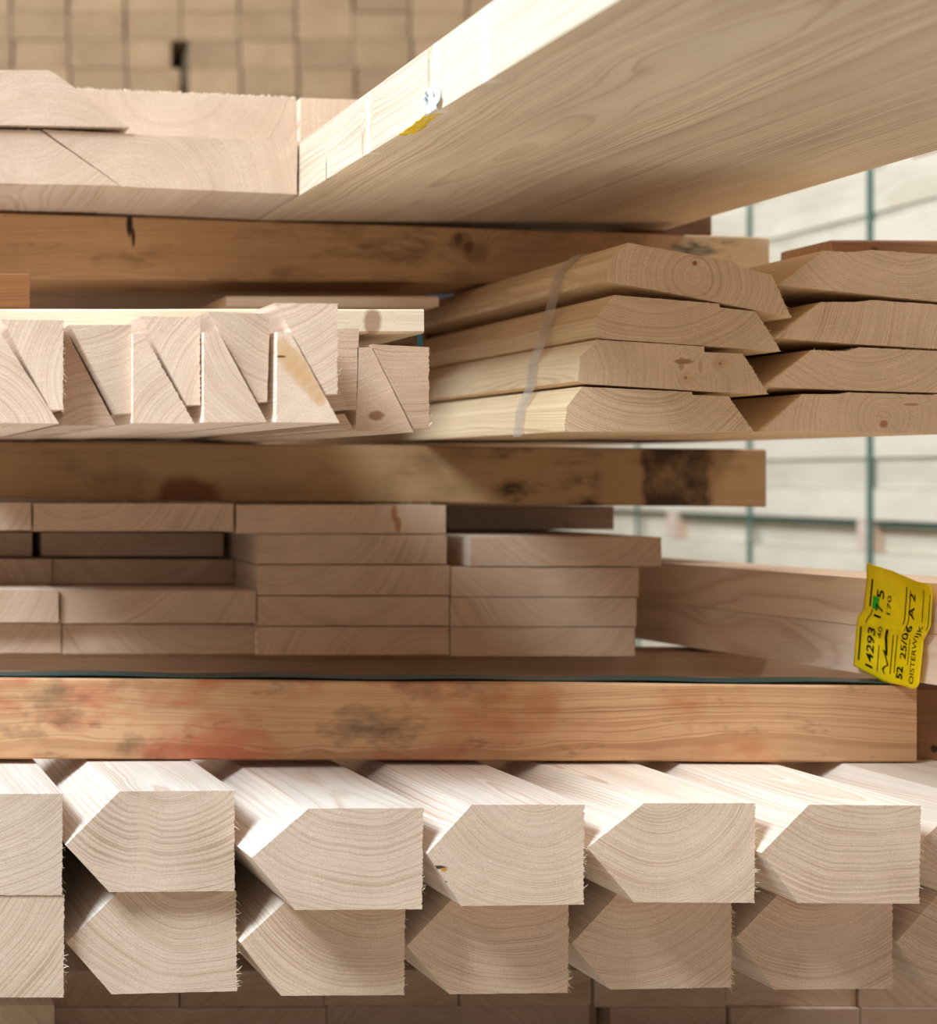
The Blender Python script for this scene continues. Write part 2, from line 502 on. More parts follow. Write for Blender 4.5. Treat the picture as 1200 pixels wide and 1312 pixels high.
crossbar('timber_spacer', (1176, 881, 978), (1330, 882, 979), 1.213, 0.045, mats=(LS1B, EG), pith=(0.06, 0, -0.02), ring=0.002,
         tone=(.8, .66, .52), label='dark brown spacer with a black knot butting the orange spacer at right frame edge', cat='spacer')
p = []
ws = []
for i in range(41):
    px = -160 + (1146 + 160) * i / 40
    yt = 867 + (879 - 867) * (px + 160) / (1174 + 160)
    z = (CY - yt) * 1.197 / F + ZC + 0.0016 + 0.0006 * math.sin(i * 0.9)
    p.append(Vector(((px - CX) * 1.212 / F, 1.2115, z)))
    ws.append(Vector((0, 0.0125, 0)))
ribbon('strapping_band', p, ws, TEAL, 0.0007, label='thin dark teal strap lying flat on top of the orange spacer', cat='strap')

# ------------------------------------------------------------------ level 2: sawn boards, left and middle
zb2 = -0.1596
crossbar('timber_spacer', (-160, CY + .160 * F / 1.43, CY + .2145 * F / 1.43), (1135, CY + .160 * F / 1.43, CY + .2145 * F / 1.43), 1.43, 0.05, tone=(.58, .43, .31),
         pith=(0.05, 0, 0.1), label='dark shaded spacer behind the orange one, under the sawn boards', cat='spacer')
G2B = 'sawn board ends in the recessed middle stack'
lvl2 = [
    # x0, x1, ytop, ybot, Y, tone, label
    (-165, 40, 644, 680, 1.40, .84, 'brown board end cut by left frame edge, top course of the recessed stack'),
    (43, 299, 645, 681, 1.40, .86, 'wide board end second in the top course of the recessed stack'),
    (303, 571, 647, 684, 1.40, .86, 'board end with an orange resin mark, top course, third of the recessed stack'),
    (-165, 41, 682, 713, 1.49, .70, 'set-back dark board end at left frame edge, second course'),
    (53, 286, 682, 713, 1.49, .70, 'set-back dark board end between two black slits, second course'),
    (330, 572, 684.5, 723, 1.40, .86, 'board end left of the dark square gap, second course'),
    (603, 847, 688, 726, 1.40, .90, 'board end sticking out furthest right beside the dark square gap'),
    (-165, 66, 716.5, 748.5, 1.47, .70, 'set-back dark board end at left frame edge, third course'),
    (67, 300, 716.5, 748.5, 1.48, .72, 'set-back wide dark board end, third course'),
    (330, 576, 724, 763, 1.40, .90, 'board end in the middle of the third course'),
    (578, 818, 727, 765, 1.40, .92, 'board end at the right of the third course'),
    (-165, 75, 756, 798, 1.395, .88, 'board end at left frame edge, fourth course'),
    (78, 328, 757, 799, 1.40, .88, 'wide board end second in the fourth course'),
    (330, 575, 764, 802, 1.40, .93, 'board end in the middle of the fourth course'),
    (577, 815, 765.5, 803, 1.40, .93, 'board end at the right of the fourth course'),
    (-165, 78, 799, 837, 1.41, .90, 'board end at left frame edge, bottom course of the recessed stack'),
    (80, 328, 800, 838, 1.41, .90, 'board end with fanned growth rings, bottom course of the recessed stack'),
    (330, 575, 803, 839.5, 1.40, .95, 'board end in the middle of the bottom course of the recessed stack'),
    (577, 813, 803.5, 841, 1.40, .93, 'board end at the right of the bottom course of the recessed stack'),
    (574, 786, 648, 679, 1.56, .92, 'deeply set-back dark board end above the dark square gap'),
]
EGR = wood('end_grain_resin_streak', srgb(230, 207, 188), srgb(183, 146, 119), end=True, contrast=0.5,
           knots=[((0.0475, 0, 0.018), (0.0028, .02, 0.008), srgb(176, 116, 66), 0.8), ((0.0510, 0, 0.008), (0.0028, .02, 0.008), srgb(176, 116, 66), 0.8)])
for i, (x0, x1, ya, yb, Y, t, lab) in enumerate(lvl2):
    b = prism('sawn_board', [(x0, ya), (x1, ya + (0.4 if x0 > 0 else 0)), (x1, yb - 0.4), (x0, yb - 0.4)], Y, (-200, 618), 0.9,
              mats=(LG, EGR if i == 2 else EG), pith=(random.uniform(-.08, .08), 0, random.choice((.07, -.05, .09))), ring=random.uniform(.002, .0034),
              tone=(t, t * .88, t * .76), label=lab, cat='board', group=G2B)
    if i in (1, 2): fibres(b, [((x0 + 20, ya), (x1 - 20, ya), 14)], Y, 0.006, (0, 1))

# ------------------------------------------------------------------ level 2 right: long planks seen from the side
VPP = (-450, 623)
LPK = wood('plank_side_grain', srgb(240, 224, 206), srgb(196, 160, 130), contrast=0.6, wob=0.012,
           knots=[((-0.06, 0.0, 0.02), (0.012, 0.012, 0.012), srgb(140, 90, 50), 0.7)])
xa, Ya = 0.802, 1.225
for (za, zb, lab, t, px_, wd) in ((-0.079, -0.1165, 'upper of two long pale planks running to the right, yellow label on it', (1.14, 1.03, .93), (-0.20, 0, 0.03), 0.075),
                             (-0.1170, -0.1545, 'lower of two long pale planks, resting on the orange spacer', (1.18, 1.09, 1.02), (-0.25, 0, 0.0), 0.075)):
    xo = 0.0 if za > -.1 else 0.0015
    pts = [Vector((xa + xo, Ya, za + ZC)), Vector((xa + wd, Ya, za + ZC)), Vector((xa + wd, Ya, zb + ZC)), Vector((xa + xo, Ya, zb + ZC))]
    prism('long_plank', pts, Ya, VPP, 0.72, mats=(LPK, EG), start=1.0, pith=px_, ring=0.0042, tone=t, world=True, label=lab, cat='plank', group='long planks at right')

# ------------------------------------------------------------------ level 2 top spacer
SP3 = wood('mouldy_long_grain', srgb(204, 172, 136), srgb(150, 112, 80), contrast=0.45, wob=0.008,
           knots=[((0.0, -0.1220, 0.008), (0.06, 0.030, 0.021), srgb(122, 72, 48), 0.8),
                  ((0.0, 0.250, 0.000), (0.06, 0.012, 0.006), srgb(80, 40, 24), 0.8)],
           blotch=[(28.0, (1, .45, 1.1), .47, .60, srgb(44, 36, 28), .85, (0.162, 0.252, 0.010)),
                   (18.0, (1, 1, 1), .20, .52, srgb(58, 46, 36), .92, (0.299, 0.362, 0.004)),
                   (20.0, (1, .5, 1), .52, .70, srgb(120, 84, 50), .5, None)])
crossbar('timber_spacer', (-160, 563, 637), (981, 576, 649.5), 1.45, 0.14, mats=(SP3, EG), pith=(0.06, 0, -0.03), ring=0.0028, tone=(.80, .72, .60),
         label='spacer with black mould stains and square-cut right end, under the strapped boards', cat='spacer')

# ------------------------------------------------------------------ level 3 left: interlocked wedge battens
VPL = (-200, 605)
G3 = 'interlocked wedge battens'
KN5 = wood('end_grain_resin_pocket', srgb(233, 211, 194), srgb(188, 150, 122), end=True, contrast=0.45,
           knots=[((-0.0085, 0, 0.0465), (0.0060, .03, 0.0080), srgb(206, 166, 120), 0.65), ((-0.0040, 0, 0.0410), (0.0070, .03, 0.0080), srgb(206, 166, 120), 0.65), ((0.0005, 0, 0.0355), (0.0070, .03, 0.0080), srgb(206, 166, 120), 0.65), ((0.0045, 0, 0.0300), (0.0066, .03, 0.0076), srgb(206, 166, 120), 0.65), ((0.0085, 0, 0.0245), (0.0060, .03, 0.0070), srgb(206, 166, 120), 0.65), ((0.0125, 0, 0.0190), (0.0052, .03, 0.0060), srgb(206, 166, 120), 0.65), ((0.0155, 0, 0.0150), (0.0040, .03, 0.0046), srgb(206, 166, 120), 0.65), ((-0.0095, 0, 0.0420), (0.0030, .03, 0.0008), srgb(80, 56, 40), .9)])
KN7 = wood('end_grain_small_knot', srgb(233, 211, 194), srgb(188, 150, 122), end=True, contrast=0.45,
           knots=[((0.001, 0, 0.0115), (0.0055, .03, 0.0035), srgb(150, 102, 70), 0.8)])
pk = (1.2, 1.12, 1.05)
wed = [
    ([(-42, 424), (-1, 424), (76, 543), (-42, 541)], .99, (-0.03, 0, -0.02), .0022, pk, EG, 'lower wedge batten cut by the left frame edge', []),
    ([(2, 409), (82, 410), (81, 525), (65, 525)], .99, (0.07, 0, 0.02), .0024, pk, EG, 'upper wedge batten at the left frame edge, ragged right side', [((82, 440), (81, 528), 14)]),
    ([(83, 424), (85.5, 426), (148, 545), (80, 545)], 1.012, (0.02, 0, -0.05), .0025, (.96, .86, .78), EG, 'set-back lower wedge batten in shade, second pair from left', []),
    ([(89, 416), (168, 416), (168, 530), (151, 530)], .995, (-0.02, 0, 0.09), .0028, (.99, .92, .85), EG, 'upper wedge batten with steep curved rings, second pair from left', []),
    ([(170, 427), (184, 427), (250, 543), (170, 542)], .99, (0.05, 0, -0.03), .0022, pk, EG, 'lower wedge batten with arching rings, third pair from left', [((171, 427), (184, 427), 5)]),
    ([(180, 405), (257, 406), (257, 519), (240, 519)], .99, (0.05, 0, 0.0), .0026, pk, EG, 'upper wedge batten with greyish heart, third pair from left', [((185, 405), (200, 405), 4)]),
    ([(261, 426), (280, 426), (342, 541), (261, 541)], .985, (0.06, 0, 0.07), .0024, pk, EG, 'lower wedge batten with rounded top corner, fourth pair from left', []),
    ([(266, 399), (346, 402), (342, 515), (331, 515)], .99, (0.04, 0, 0.11), .0022, (1.0, .92, .84), EG, 'upper wedge batten with fine rings, fourth pair from left', []),
    ([(355, 425), (372, 426), (435, 542), (354, 541)], .985, (0.05, 0, -0.04), .0021, pk, KN5, 'lower wedge batten with an orange resin pocket', []),
    ([(352, 388), (433, 389), (433, 505), (418.5, 505)], .985, (-0.04, 0, 0.10), .0030, pk, EG, 'tallest wedge batten, clean sawn face with diagonal rings', [((433, 470), (433, 505), 9)]),
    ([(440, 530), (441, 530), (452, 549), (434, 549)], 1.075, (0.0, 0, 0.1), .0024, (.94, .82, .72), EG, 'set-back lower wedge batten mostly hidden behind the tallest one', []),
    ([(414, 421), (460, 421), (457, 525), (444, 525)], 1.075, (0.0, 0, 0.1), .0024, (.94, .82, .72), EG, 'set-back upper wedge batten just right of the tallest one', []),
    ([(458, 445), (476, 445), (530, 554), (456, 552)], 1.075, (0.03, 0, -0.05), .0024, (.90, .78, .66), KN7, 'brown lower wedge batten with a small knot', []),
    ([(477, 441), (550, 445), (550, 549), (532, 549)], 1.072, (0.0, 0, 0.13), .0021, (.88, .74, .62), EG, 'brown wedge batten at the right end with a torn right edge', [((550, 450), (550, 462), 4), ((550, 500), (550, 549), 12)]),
]
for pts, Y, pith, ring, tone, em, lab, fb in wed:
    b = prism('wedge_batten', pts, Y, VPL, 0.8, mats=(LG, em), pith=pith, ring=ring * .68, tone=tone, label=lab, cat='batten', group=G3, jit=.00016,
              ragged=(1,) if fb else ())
    if fb: fibres(b, fb, Y, 0.004, (1, 0) if fb[0][0][0] == fb[0][1][0] or abs(fb[0][0][0] - fb[0][1][0]) < 4 else (0, 1))

LCB = wood('cross_board_long_grain', srgb(238, 224, 202), srgb(200, 156, 116), contrast=0.3,
           knots=[((0.0, 0.157, 0.0085), (0.05, 0.0065, 0.0095), srgb(136, 90, 60), 0.7)])
crossbar('cross_board', (-150, 395.5, 427), (543, 395.5, 427), 1.118, 0.16, mats=(LCB, EG), pith=(0.06, 0, 0.05), ring=.003, tone=(1.0, .94, .86),
         label='thin pale board lying across the tops of the wedge battens', cat='board')
crossbar('packing_block', (-120, 350, 396), (38, 350, 396), 1.195, 0.06, mats=(LS1B, EG), pith=(0.05, 0, -.05), tone=(.74, .54, .36),
         label='short orange packing block on the cross board at the left frame edge', cat='block')
crossbar('packing_board', (290, 379, 392), (562, 379.5, 393), 1.37, 0.12, tone=(.9, .76, .62), pith=(.05, 0, .1),
         label='thin board in the dark cavity under the upper spacer', cat='board')
crossbar('cross_timber', (-160, 345, 440), (545, 355, 440), 1.56, 0.08, tone=(.7, .55, .42), pith=(.05, 0, .1),  # added filler, keeps the cavity dark where sky would show through
         label='added dark filler timber deep in the cavity above the wedge battens', cat='spacer')
ribbon('hanging_strap', [W(537, 428, 1.20), W(538, 440, 1.20), W(538, 500, 1.20)], [Vector((.0018, 0, 0))] * 3, TEAL, .0006,
       label='short dark blue strap hanging below the right end of the cross board', cat='strap')

# ------------------------------------------------------------------ level 3 right: slant-edged boards in two strapped stacks
VPR = (-165, 602)
G3R, G3S = 'slant-edged boards, strapped stack', 'slant-edged boards at the right frame edge'
tk = (1.08, 1.0, .91)
KR1 = wood('end_grain_pin_knot', srgb(226, 200, 174), srgb(178, 136, 104), end=True, contrast=0.62,
           knots=[((0.0085, 0, 0.0400), (0.0018, .03, 0.0018), srgb(150, 84, 54), 0.95)])
KR3 = wood('end_grain_two_knots', srgb(226, 200, 174), srgb(178, 136, 104), end=True, contrast=0.5,
           knots=[((0.0135, 0, 0.0240), (0.0070, .03, 0.0020), srgb(150, 108, 72), 0.8), ((0.0120, 0, 0.0225), (0.0022, .03, 0.0050), srgb(170, 126, 86), 0.6), ((0.0260, 0, 0.0200), (0.0014, .03, 0.0050), srgb(180, 136, 96), 0.5),
                  ((0.0405, 0, 0.0225), (0.0060, .03, 0.0040), srgb(206, 160, 122), 0.6), ((0.0405, 0, 0.0225), (0.0013, .03, 0.0012), srgb(150, 104, 74), 0.8),
                  ((0.0150, 0, 0.0120), (0.0060, .03, 0.0050), srgb(206, 170, 136), 0.5), ((0.0150, 0, 0.0120), (0.0012, .03, 0.0012), srgb(150, 104, 74), 0.8)])
EGW = wood('warm_end_grain', srgb(226, 200, 174), srgb(178, 136, 104), end=True, contrast=0.62)
LR = wood('bevel_board_long_grain', srgb(240, 220, 188), srgb(190, 146, 104), contrast=0.5, wob=0.012)
rb = [
    ([(804, 311), (943, 336), (944, 341), (989, 352), (1014, 407), (850, 373), (776, 360), (774, 354), (780, 333)], 1.147, (0.0085, 0, 0.030), .0026, KR1,
     'topmost slant-edged board, tilted, with a pin knot in its end', [((989, 352), (1014, 407), 10)]),
    ([(787, 378), (921, 389), (922, 394), (969, 399), (1001, 450), (903, 443), (773, 434), (765, 431), (761, 409)], 1.147, (-0.02, 0, 0.115), .0030, EGW,
     'second slant-edged board from the top of the strapped stack', [((969, 399), (1001, 450), 8), ((787, 378), (921, 389), 12)]),
    ([(765, 435), (902, 444), (902, 451), (952, 453), (985, 505), (930, 503), (747, 491.5), (740, 488), (743, 457)], 1.147, (-0.10, 0, 0.01), .0027, KR3,
     'third slant-edged board down with two knots in its end', [((952, 453), (985, 505), 6)]),
    ([(745, 495.5), (886, 502), (887, 506), (934, 508), (966, 553), (724, 553), (723, 546), (726, 521)], 1.147, (0.0, 0, 0.085), .0026, EGW,
     'lowest slant-edged board of the strapped stack', []),
]
for pts, Y, pith, ring, em, lab, fb in rb:
    b = prism('weatherboard', pts, Y, VPR, 0.9, mats=(LR, em), pith=pith, ring=ring * .75, tone=tk, label=lab, cat='board', group=G3R, ragged=(3,))
    if fb: fibres(b, fb[:1], Y, .004, (1, .2))
    if len(fb) > 1: fibres(b, fb[1:], Y, .002, (0, 1))
KS4 = wood('end_grain_round_knot', srgb(226, 200, 174), srgb(178, 136, 104), end=True, contrast=0.5,
           knots=[((0.015, 0, 0.0075), (0.0032, .03, 0.0028), srgb(170, 112, 78), 0.9), ((0.036, 0, 0.022), (0.0060, .03, 0.0012), srgb(170, 120, 84), 0.7)])
sb = [
    ([(1055, 321), (1090, 323), (1116, 320), (1262, 330), (1236, 390), (1100, 376), (996, 365)], 1.165, (0.02, 0, 0.10), .0026, EGW, 'topmost slant-edged board at the right frame edge', []),
    ([(1052, 387), (1095, 387), (1116, 384.5), (1255, 393.5), (1234, 449), (1100, 441), (993, 433)], 1.165, (-0.12, 0, 0.05), .0034, EGW, 'second slant-edged board down at the right frame edge, vertical rings', []),
    ([(1040, 448.5), (1084, 450), (1101, 445), (1250, 452), (1225, 504), (1090, 500), (982, 495.5)], 1.165, (0.0, 0, 0.09), .0024, EGW, 'third slant-edged board down at the right frame edge', [((1084, 447), (1200, 447), 16), ((1040, 448), (1080, 449), 5)]),
    ([(1028, 505), (1075, 505), (1087, 502.5), (1250, 508), (1220, 556), (976, 553)], 1.165, (0.015, 0, 0.012), .0024, KS4, 'lowest slant-edged board at the right frame edge, with a round knot', []),
]
for pts, Y, pith, ring, em, lab, fb in sb:
    b = prism('weatherboard', pts, Y, VPR, 0.9, mats=(LR, em), pith=pith, ring=ring * .75, tone=tk, label=lab, cat='board', group=G3S, jit=.0003)
    if fb: fibres(b, fb, Y, .0022, (0, 1))

# clear strap round the left stack of slant-edged boards
prof = [(719.5, 556), (720.5, 546), (723, 521), (737, 488), (740.5, 457), (757.5, 412), (770.5, 355), (776.5, 332), (801, 308), (835, 314), (900, 326), (938, 333)]
path, ws = [], []
dR = Vector(((VPR[0] - CX) / F, 1.0, (CY - VPR[1]) / F))
for px, py in prof:
    path.append(W(px, py, 1.147) + dR * 0.079)
    ws.append(Vector((0, 0.0085, 0)))
ribbon('clear_strap', path[::-1], ws, FILM, 0.0004, label='clear shiny plastic strap round the left stack of slant-edged boards', cat='strap')

# ------------------------------------------------------------------ level 4: spacers
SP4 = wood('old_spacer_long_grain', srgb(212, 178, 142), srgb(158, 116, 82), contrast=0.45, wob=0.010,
           knots=[((0.0, -0.1750, 0.0560), (0.05, 0.0030, 0.012), srgb(40, 26, 18), 0.97), ((0.0, -0.1715, 0.0440), (0.05, 0.0016, 0.009), srgb(40, 26, 18), 0.97),
                  ((0.0, 0.1260, 0.0400), (0.05, 0.011, 0.009), srgb(118, 84, 58), 0.5), ((0.0, 0.1400, 0.0300), (0.05, 0.012, 0.010), srgb(118, 84, 58), 0.5), ((0.0, 0.1240, 0.0430), (0.05, 0.004, 0.006), srgb(74, 48, 34), 0.6), ((0.0, 0.1330, 0.0350), (0.05, 0.005, 0.006), srgb(84, 56, 40), 0.5)],
           blotch=[(22.0, (1, .5, 1), .54, .72, srgb(132, 92, 58), .75, None), (50.0, (1, .3, 1), .56, .72, srgb(110, 76, 50), .6, None),
                   (8.0, (1, 1, 1), .05, .15, srgb(226, 212, 188), .5, (0.290, 0.60, 0.02)),  # paler right end, its brighter lighting painted into the colour
                   (26.0, (1, .4, 1.4), .43, .53, srgb(40, 66, 56), .9, (0.318, 0.380, 0.006, 0.024, 0.041, 0.003))])
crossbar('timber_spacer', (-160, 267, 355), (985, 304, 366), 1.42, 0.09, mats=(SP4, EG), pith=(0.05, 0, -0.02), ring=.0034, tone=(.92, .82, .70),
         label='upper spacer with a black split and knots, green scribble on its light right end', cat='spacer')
crossbar('timber_spacer', (1066, 307.5, 341), (1280, 308, 341), 1.27, 0.07, mats=(LS1B, EG), pith=(.05, 0, -.03), tone=(.78, .66, .54),
         label='short brown spacer lying on the slant-edged boards at right', cat='spacer')
crossbar('dark_offcut', (800, 270, 301.5), (911, 270, 301.5), 1.47, 0.04, mats=(LS1B, EG), pith=(.05, 0, -.03), tone=(.42, .36, .34),
         label='dark offcut block beside the big board on the upper spacer', cat='block')

# ------------------------------------------------------------------ level 4: trapezoid planks at upper left
VP4 = (-180, 602)
G4 = 'planed planks at upper left'
tp = (.88, .80, .73)
KP1 = wood('end_grain_check', srgb(230, 207, 188), srgb(190, 152, 122), end=True, contrast=0.45,
           knots=[((0.013, 0, 0.0165), (0.0014, .02, 0.010), srgb(120, 80, 52), 0.85), ((0.010, 0, 0.020), (0.006, .02, 0.016), srgb(222, 196, 168), 0.5)])
pl = [
    ([(-150, 163), (51, 167), (154, 238), (-150, 232)], 1.29, (0.03, 0, 0.09), .0024, tp, KP1, 'lower left plank with a crack in its end and slanted right side', []),
    ([(54, 166), (381, 181.5), (380, 249), (156, 239)], 1.29, (-0.05, 0, -0.012), .0030, tp, EGS, 'wide plank with slanted left side next to the big board', []),
    ([(-150, 88), (62, 90), (72, 95), (166, 163), (-150, 157)], 1.285, (0.03, 0, -0.05), .0026, tp, EGS, 'topmost plank with sloping right end at upper left', []),
    ([(80, 113), (379, 125), (379, 193), (172, 183)], 1.335, (-0.02, 0, 0.07), .0028, tp, EGS, 'set-back plank behind the topmost one, fuzzy top edge', []),
    ([(385, 125), (540, 131), (540, 187), (385, 180)], 1.322, (0.12, 0, 0.03), .003, (.88, .79, .70), EGS, 'plank end peeking out left of the big board', []),
]
for k, (pts, Y, pith, ring, tone, em, lab, fb) in enumerate(pl):
    b = prism('planed_plank', pts, Y, VP4, 0.7, mats=(LG, em), pith=pith, ring=ring, tone=tone, label=lab, cat='plank', group=G4)
    if k == 3: fibres(b, [((100, 113.2), (377, 124.7), 420)], Y, .0030, (.3, .95))
    if k == 1: fibres(b, [((165, 171), (375, 181.5), 40)], Y, .0016, (.7, .7))
    if k == 0: fibres(b, [((34, 164), (40, 166), 3)], Y, .006, (0, -1))

# ------------------------------------------------------------------ the big board running towards the camera
zb = (CY - 250) * 1.29 / F + ZC
zt = (CY - 182) * 1.29 / F + ZC
pts = [Vector((.3768, 1.29, zt)), Vector((.772, 1.29, zt)), Vector((.772, 1.29, zb - .0012)), Vector((.3768, 1.29, zb))]
cracks = []
big = prism('wide_board', pts, 1.29, (-187, 600), 1.25, mats=(LGP, EG), start=0.60, pith=(-0.10, 0, -0.06), ring=.0040, tone=(.98, .975, .955), world=True, jit=0,
            label='big wide board running out towards the camera at upper right, white left edge', cat='board')

# label on its lower edge
YEL = plain('yellow_label_paper', srgb(250, 214, 0), 0.45, 0.4)
WFILM = plain('white_film', srgb(236, 238, 236), 0.25, 0.6)
INK = plain('black_ink', srgb(26, 24, 12), 0.6, 0.2)
GRN = plain('green_marker', srgb(40, 170, 40), 0.6, 0.2)


def under(px, py, dz=0.0008):
    Y = (zb - ZC) * F / (CY - py)
    q = W(px, py, Y)
    q.z -= dz
    return q


def sheet(name, grid, mat, thick=0.0003, parent=None):
    """Paper sheet from a grid (rows of world points), with a back side."""
    r, c = len(grid), len(grid[0])
    verts = [p for row in grid for p in row]
    faces = [[i * c + j, i * c + j + 1, (i + 1) * c + j + 1, (i + 1) * c + j] for i in range(r - 1) for j in range(c - 1)]
    loc = verts[0].copy()
    o = link_mesh(name, verts, faces, [mat], None, loc, None, parent)
    for p_ in o.data.polygons: p_.use_smooth = True
    so = o.modifiers.new('thickness', 'SOLIDIFY'); so.thickness = thick; so.offset = 0
    return o


g = []
for i in range(9):
    t = i / 8
    row = []
    e = Vector((511 + (546 - 511) * t, 169.5 + (143 - 169.5) * t))
    inn = Vector((530 + (567 - 530) * t, 170.0 + (141.5 - 170.0) * t))
    if i % 2: inn = inn - Vector((7, -1.5)) * (t > .4)
    if i == 0: inn = e + Vector((4, .3))
    for j in range(6):
        s = j / 5
        q = e.lerp(inn, s)
        pt = under(q.x, q.y)
        pt.z -= 0.0014 * abs(math.sin(i * 1.3 + j * .9))
        row.append(pt)
    g.append(row)
lab2 = sheet('yellow_label', g, YEL)
tag(lab2, 'small torn yellow label folded under the lower edge of the big board', 'label')
g = []
for i in range(8):
    t = i / 7
    Yq = 0.998 - 0.022 * t
    row = []
    for j in range(8):
        s = j / 7
        zz = zb - .0028 + s * (0.014 + .005 * math.sin(i * 2.1))
        row.append(Vector((.3768 - .0105 + 0.0055 * (1.29 - Yq) + .0012 * math.sin(i * 2.3 + j * 1.7) + 0.0035, Yq + .0015 * math.sin(j * 1.4), zz)))
    g.append(row)
fl = sheet('crumpled_film', g, WFILM, parent=lab2)
fl['label'] = 'crumpled white film end of the label'

# ------------------------------------------------------------------ yellow printed tag on the long planks
def lerp_curve(c, t):
    for (t0, v0), (t1, v1) in zip(c, c[1:]):
        if t <= t1:
            return v0 + (v1 - v0) * (t - t0) / (t1 - t0)
    return c[-1][1]


Lx = [(0, 1093), (.40, 1097), (.47, 1098.5), (.55, 1106), (.85, 1110), (1, 1110)]
Rx = [(0, 1174), (.03, 1177), (.46, 1183), (.50, 1186), (.60, 1192), (.90, 1194.5), (.97, 1193), (1, 1190)]
By = [(0, 853), (.48, 874), (.75, 878), (.95, 883), (1, 881)]
Ty = [(0, 721), (.4, 731), (.8, 745), (1, 749)]


def tagpt(u, v, lift=0.0):
    px = lerp_curve(Lx, v) * (1 - u) + lerp_curve(Rx, v) * u
    py = lerp_curve(By, u) * (1 - v) + lerp_curve(Ty, u) * v
    Y = F * (xa + 0.125 * Ya) / (px + 450.0) - 0.0045 - lift
    cr = v - .50 - .10 * (u - .5)
    Y -= .0055 * math.exp(-(cr / .06) ** 2) * math.exp(-((u - .5) / .45) ** 2)
    Y += .0020 * math.exp(-((cr + .12) / .06) ** 2)
    Y -= .0012 * math.sin(v * 9 + u * 5) + .0015 * math.sin(u * 7 + 1)
    return W(px, py, Y)


g = [[tagpt(j / 30, i / 40) for j in range(31)] for i in range(41)]
tg = sheet('printed_label', g, YEL)
tag(tg, 'large crumpled yellow printed label with black numbers stuck on the long planks', 'label')


def text_part(name, txt, u0, v0, hu, wv, mat=INK, bold=0.0):
    """Lettering running up the label: u0 baseline, v0 start, hu letter height in u, wv total run in v."""
    cu = bpy.data.curves.new('t', 'FONT')
    cu.body = txt; cu.size = 1.0; cu.resolution_u = 3; cu.offset = bold
    to = bpy.data.objects.new('t', cu)
    COL.objects.link(to)
    dg = bpy.context.evaluated_depsgraph_get(); dg.update()
    me = bpy.data.meshes.new_from_object(to.evaluated_get(dg))
    bpy.data.objects.remove(to); bpy.data.curves.remove(cu)
    bm = bmesh.new(); bm.from_mesh(me)
    bmesh.ops.triangulate(bm, faces=bm.faces)
    bmesh.ops.subdivide_edges(bm, edges=[e for e in bm.edges if e.calc_length() > .3], cuts=2)
    w = max(v.co.x for v in bm.verts)
    vs = [tagpt(u0 - v.co.y / 0.7 * hu, v0 + v.co.x / w * wv, .0007) for v in bm.verts]
    fs = [[v.index for v in f.verts] for f in bm.faces]
    bm.verts.index_update()
    bm.free(); bpy.data.meshes.remove(me)
    return link_mesh(name, vs, fs, [mat], None, tg.location.copy(), None, tg)


def rule(name, u0, u1, v0, v1, mat=INK, n=14):
    vs, fs = [], []
    for i in range(n + 1):
        v = v0 + (v1 - v0) * i / n
        vs += [tagpt(u0, v, .0007), tagpt(u1, v, .0007)]
    for i in range(n):
        fs.append([2 * i, 2 * i + 1, 2 * i + 3, 2 * i + 2])
    return link_mesh(name, vs, fs, [mat], None, tg.location.copy(), None, tg)


text_part('printed_number', '14293', .275, .03, .105, .40, bold=.015)
text_part('printed_number', '17', .275, .50, .105, .15, bold=.01)
text_part('printed_number', '5', .275, .70, .105, .085, bold=.01)
text_part('printed_number', '40', .37, .36, .055, .11)
text_part('printed_number', '170', .39, .56, .055, .20)
text_part('printed_code', '52', .73, .05, .09, .12, bold=.03)
text_part('printed_date', '25/06', .755, .24, .085, .32, bold=.012)
text_part('printed_code', 'A 2', .74, .62, .085, .24, bold=.008)
text_part('printed_place', 'OISTERWIJK', .90, .03, .065, .56)
rule('green_mark', .12, .21, .59, .71, GRN)
for u, a, b, w in ((.055, .08, .40, .022), (.075, .60, .86, .022), (.12, .45, .58, .012), (.345, .06, .30, .010), (.54, .08, .44, .012), (.60, .10, .45, .010), (.60, .55, .90, .012), (.66, .50, .88, .010),
                   (.79, .2, .45, .008), (.86, .62, .93, .008), (.955, .55, .9, .008)):
    rule('print_line', u, u + w, a, b)
# handwriting
vs, fs = [], []
hw = [(.46, .07), (.43, .10), (.45, .13), (.50, .16), (.47, .21), (.44, .25), (.42, .28), (.45, .27), (.47, .24), (.46, .30), (.45, .34), (.44, .40), (.445, .47)]
for i, (u, v) in enumerate(hw):
    w_ = .010 if i < 9 else .017
    vs += [tagpt(u - w_, v, .0008), tagpt(u + w_, v, .0008)]
for i in range(len(hw) - 1):
    fs.append([2 * i, 2 * i + 1, 2 * i + 3, 2 * i + 2])
link_mesh('handwriting', vs, fs, [INK], None, tg.location.copy(), None, tg)

# ------------------------------------------------------------------ far stack of beam ends at upper left
GF = 'blurred beam ends in the far stack'
YF = 3.5
rk = bpy.data.objects.new('storage_rack', None)
COL.objects.link(rk)
rk.location = (0.9, YF + .3, 0)
tag(rk, 'dark steel trestle carrying the far stack of beams', 'rack')
zr = (CY - 159) * YF / F + ZC


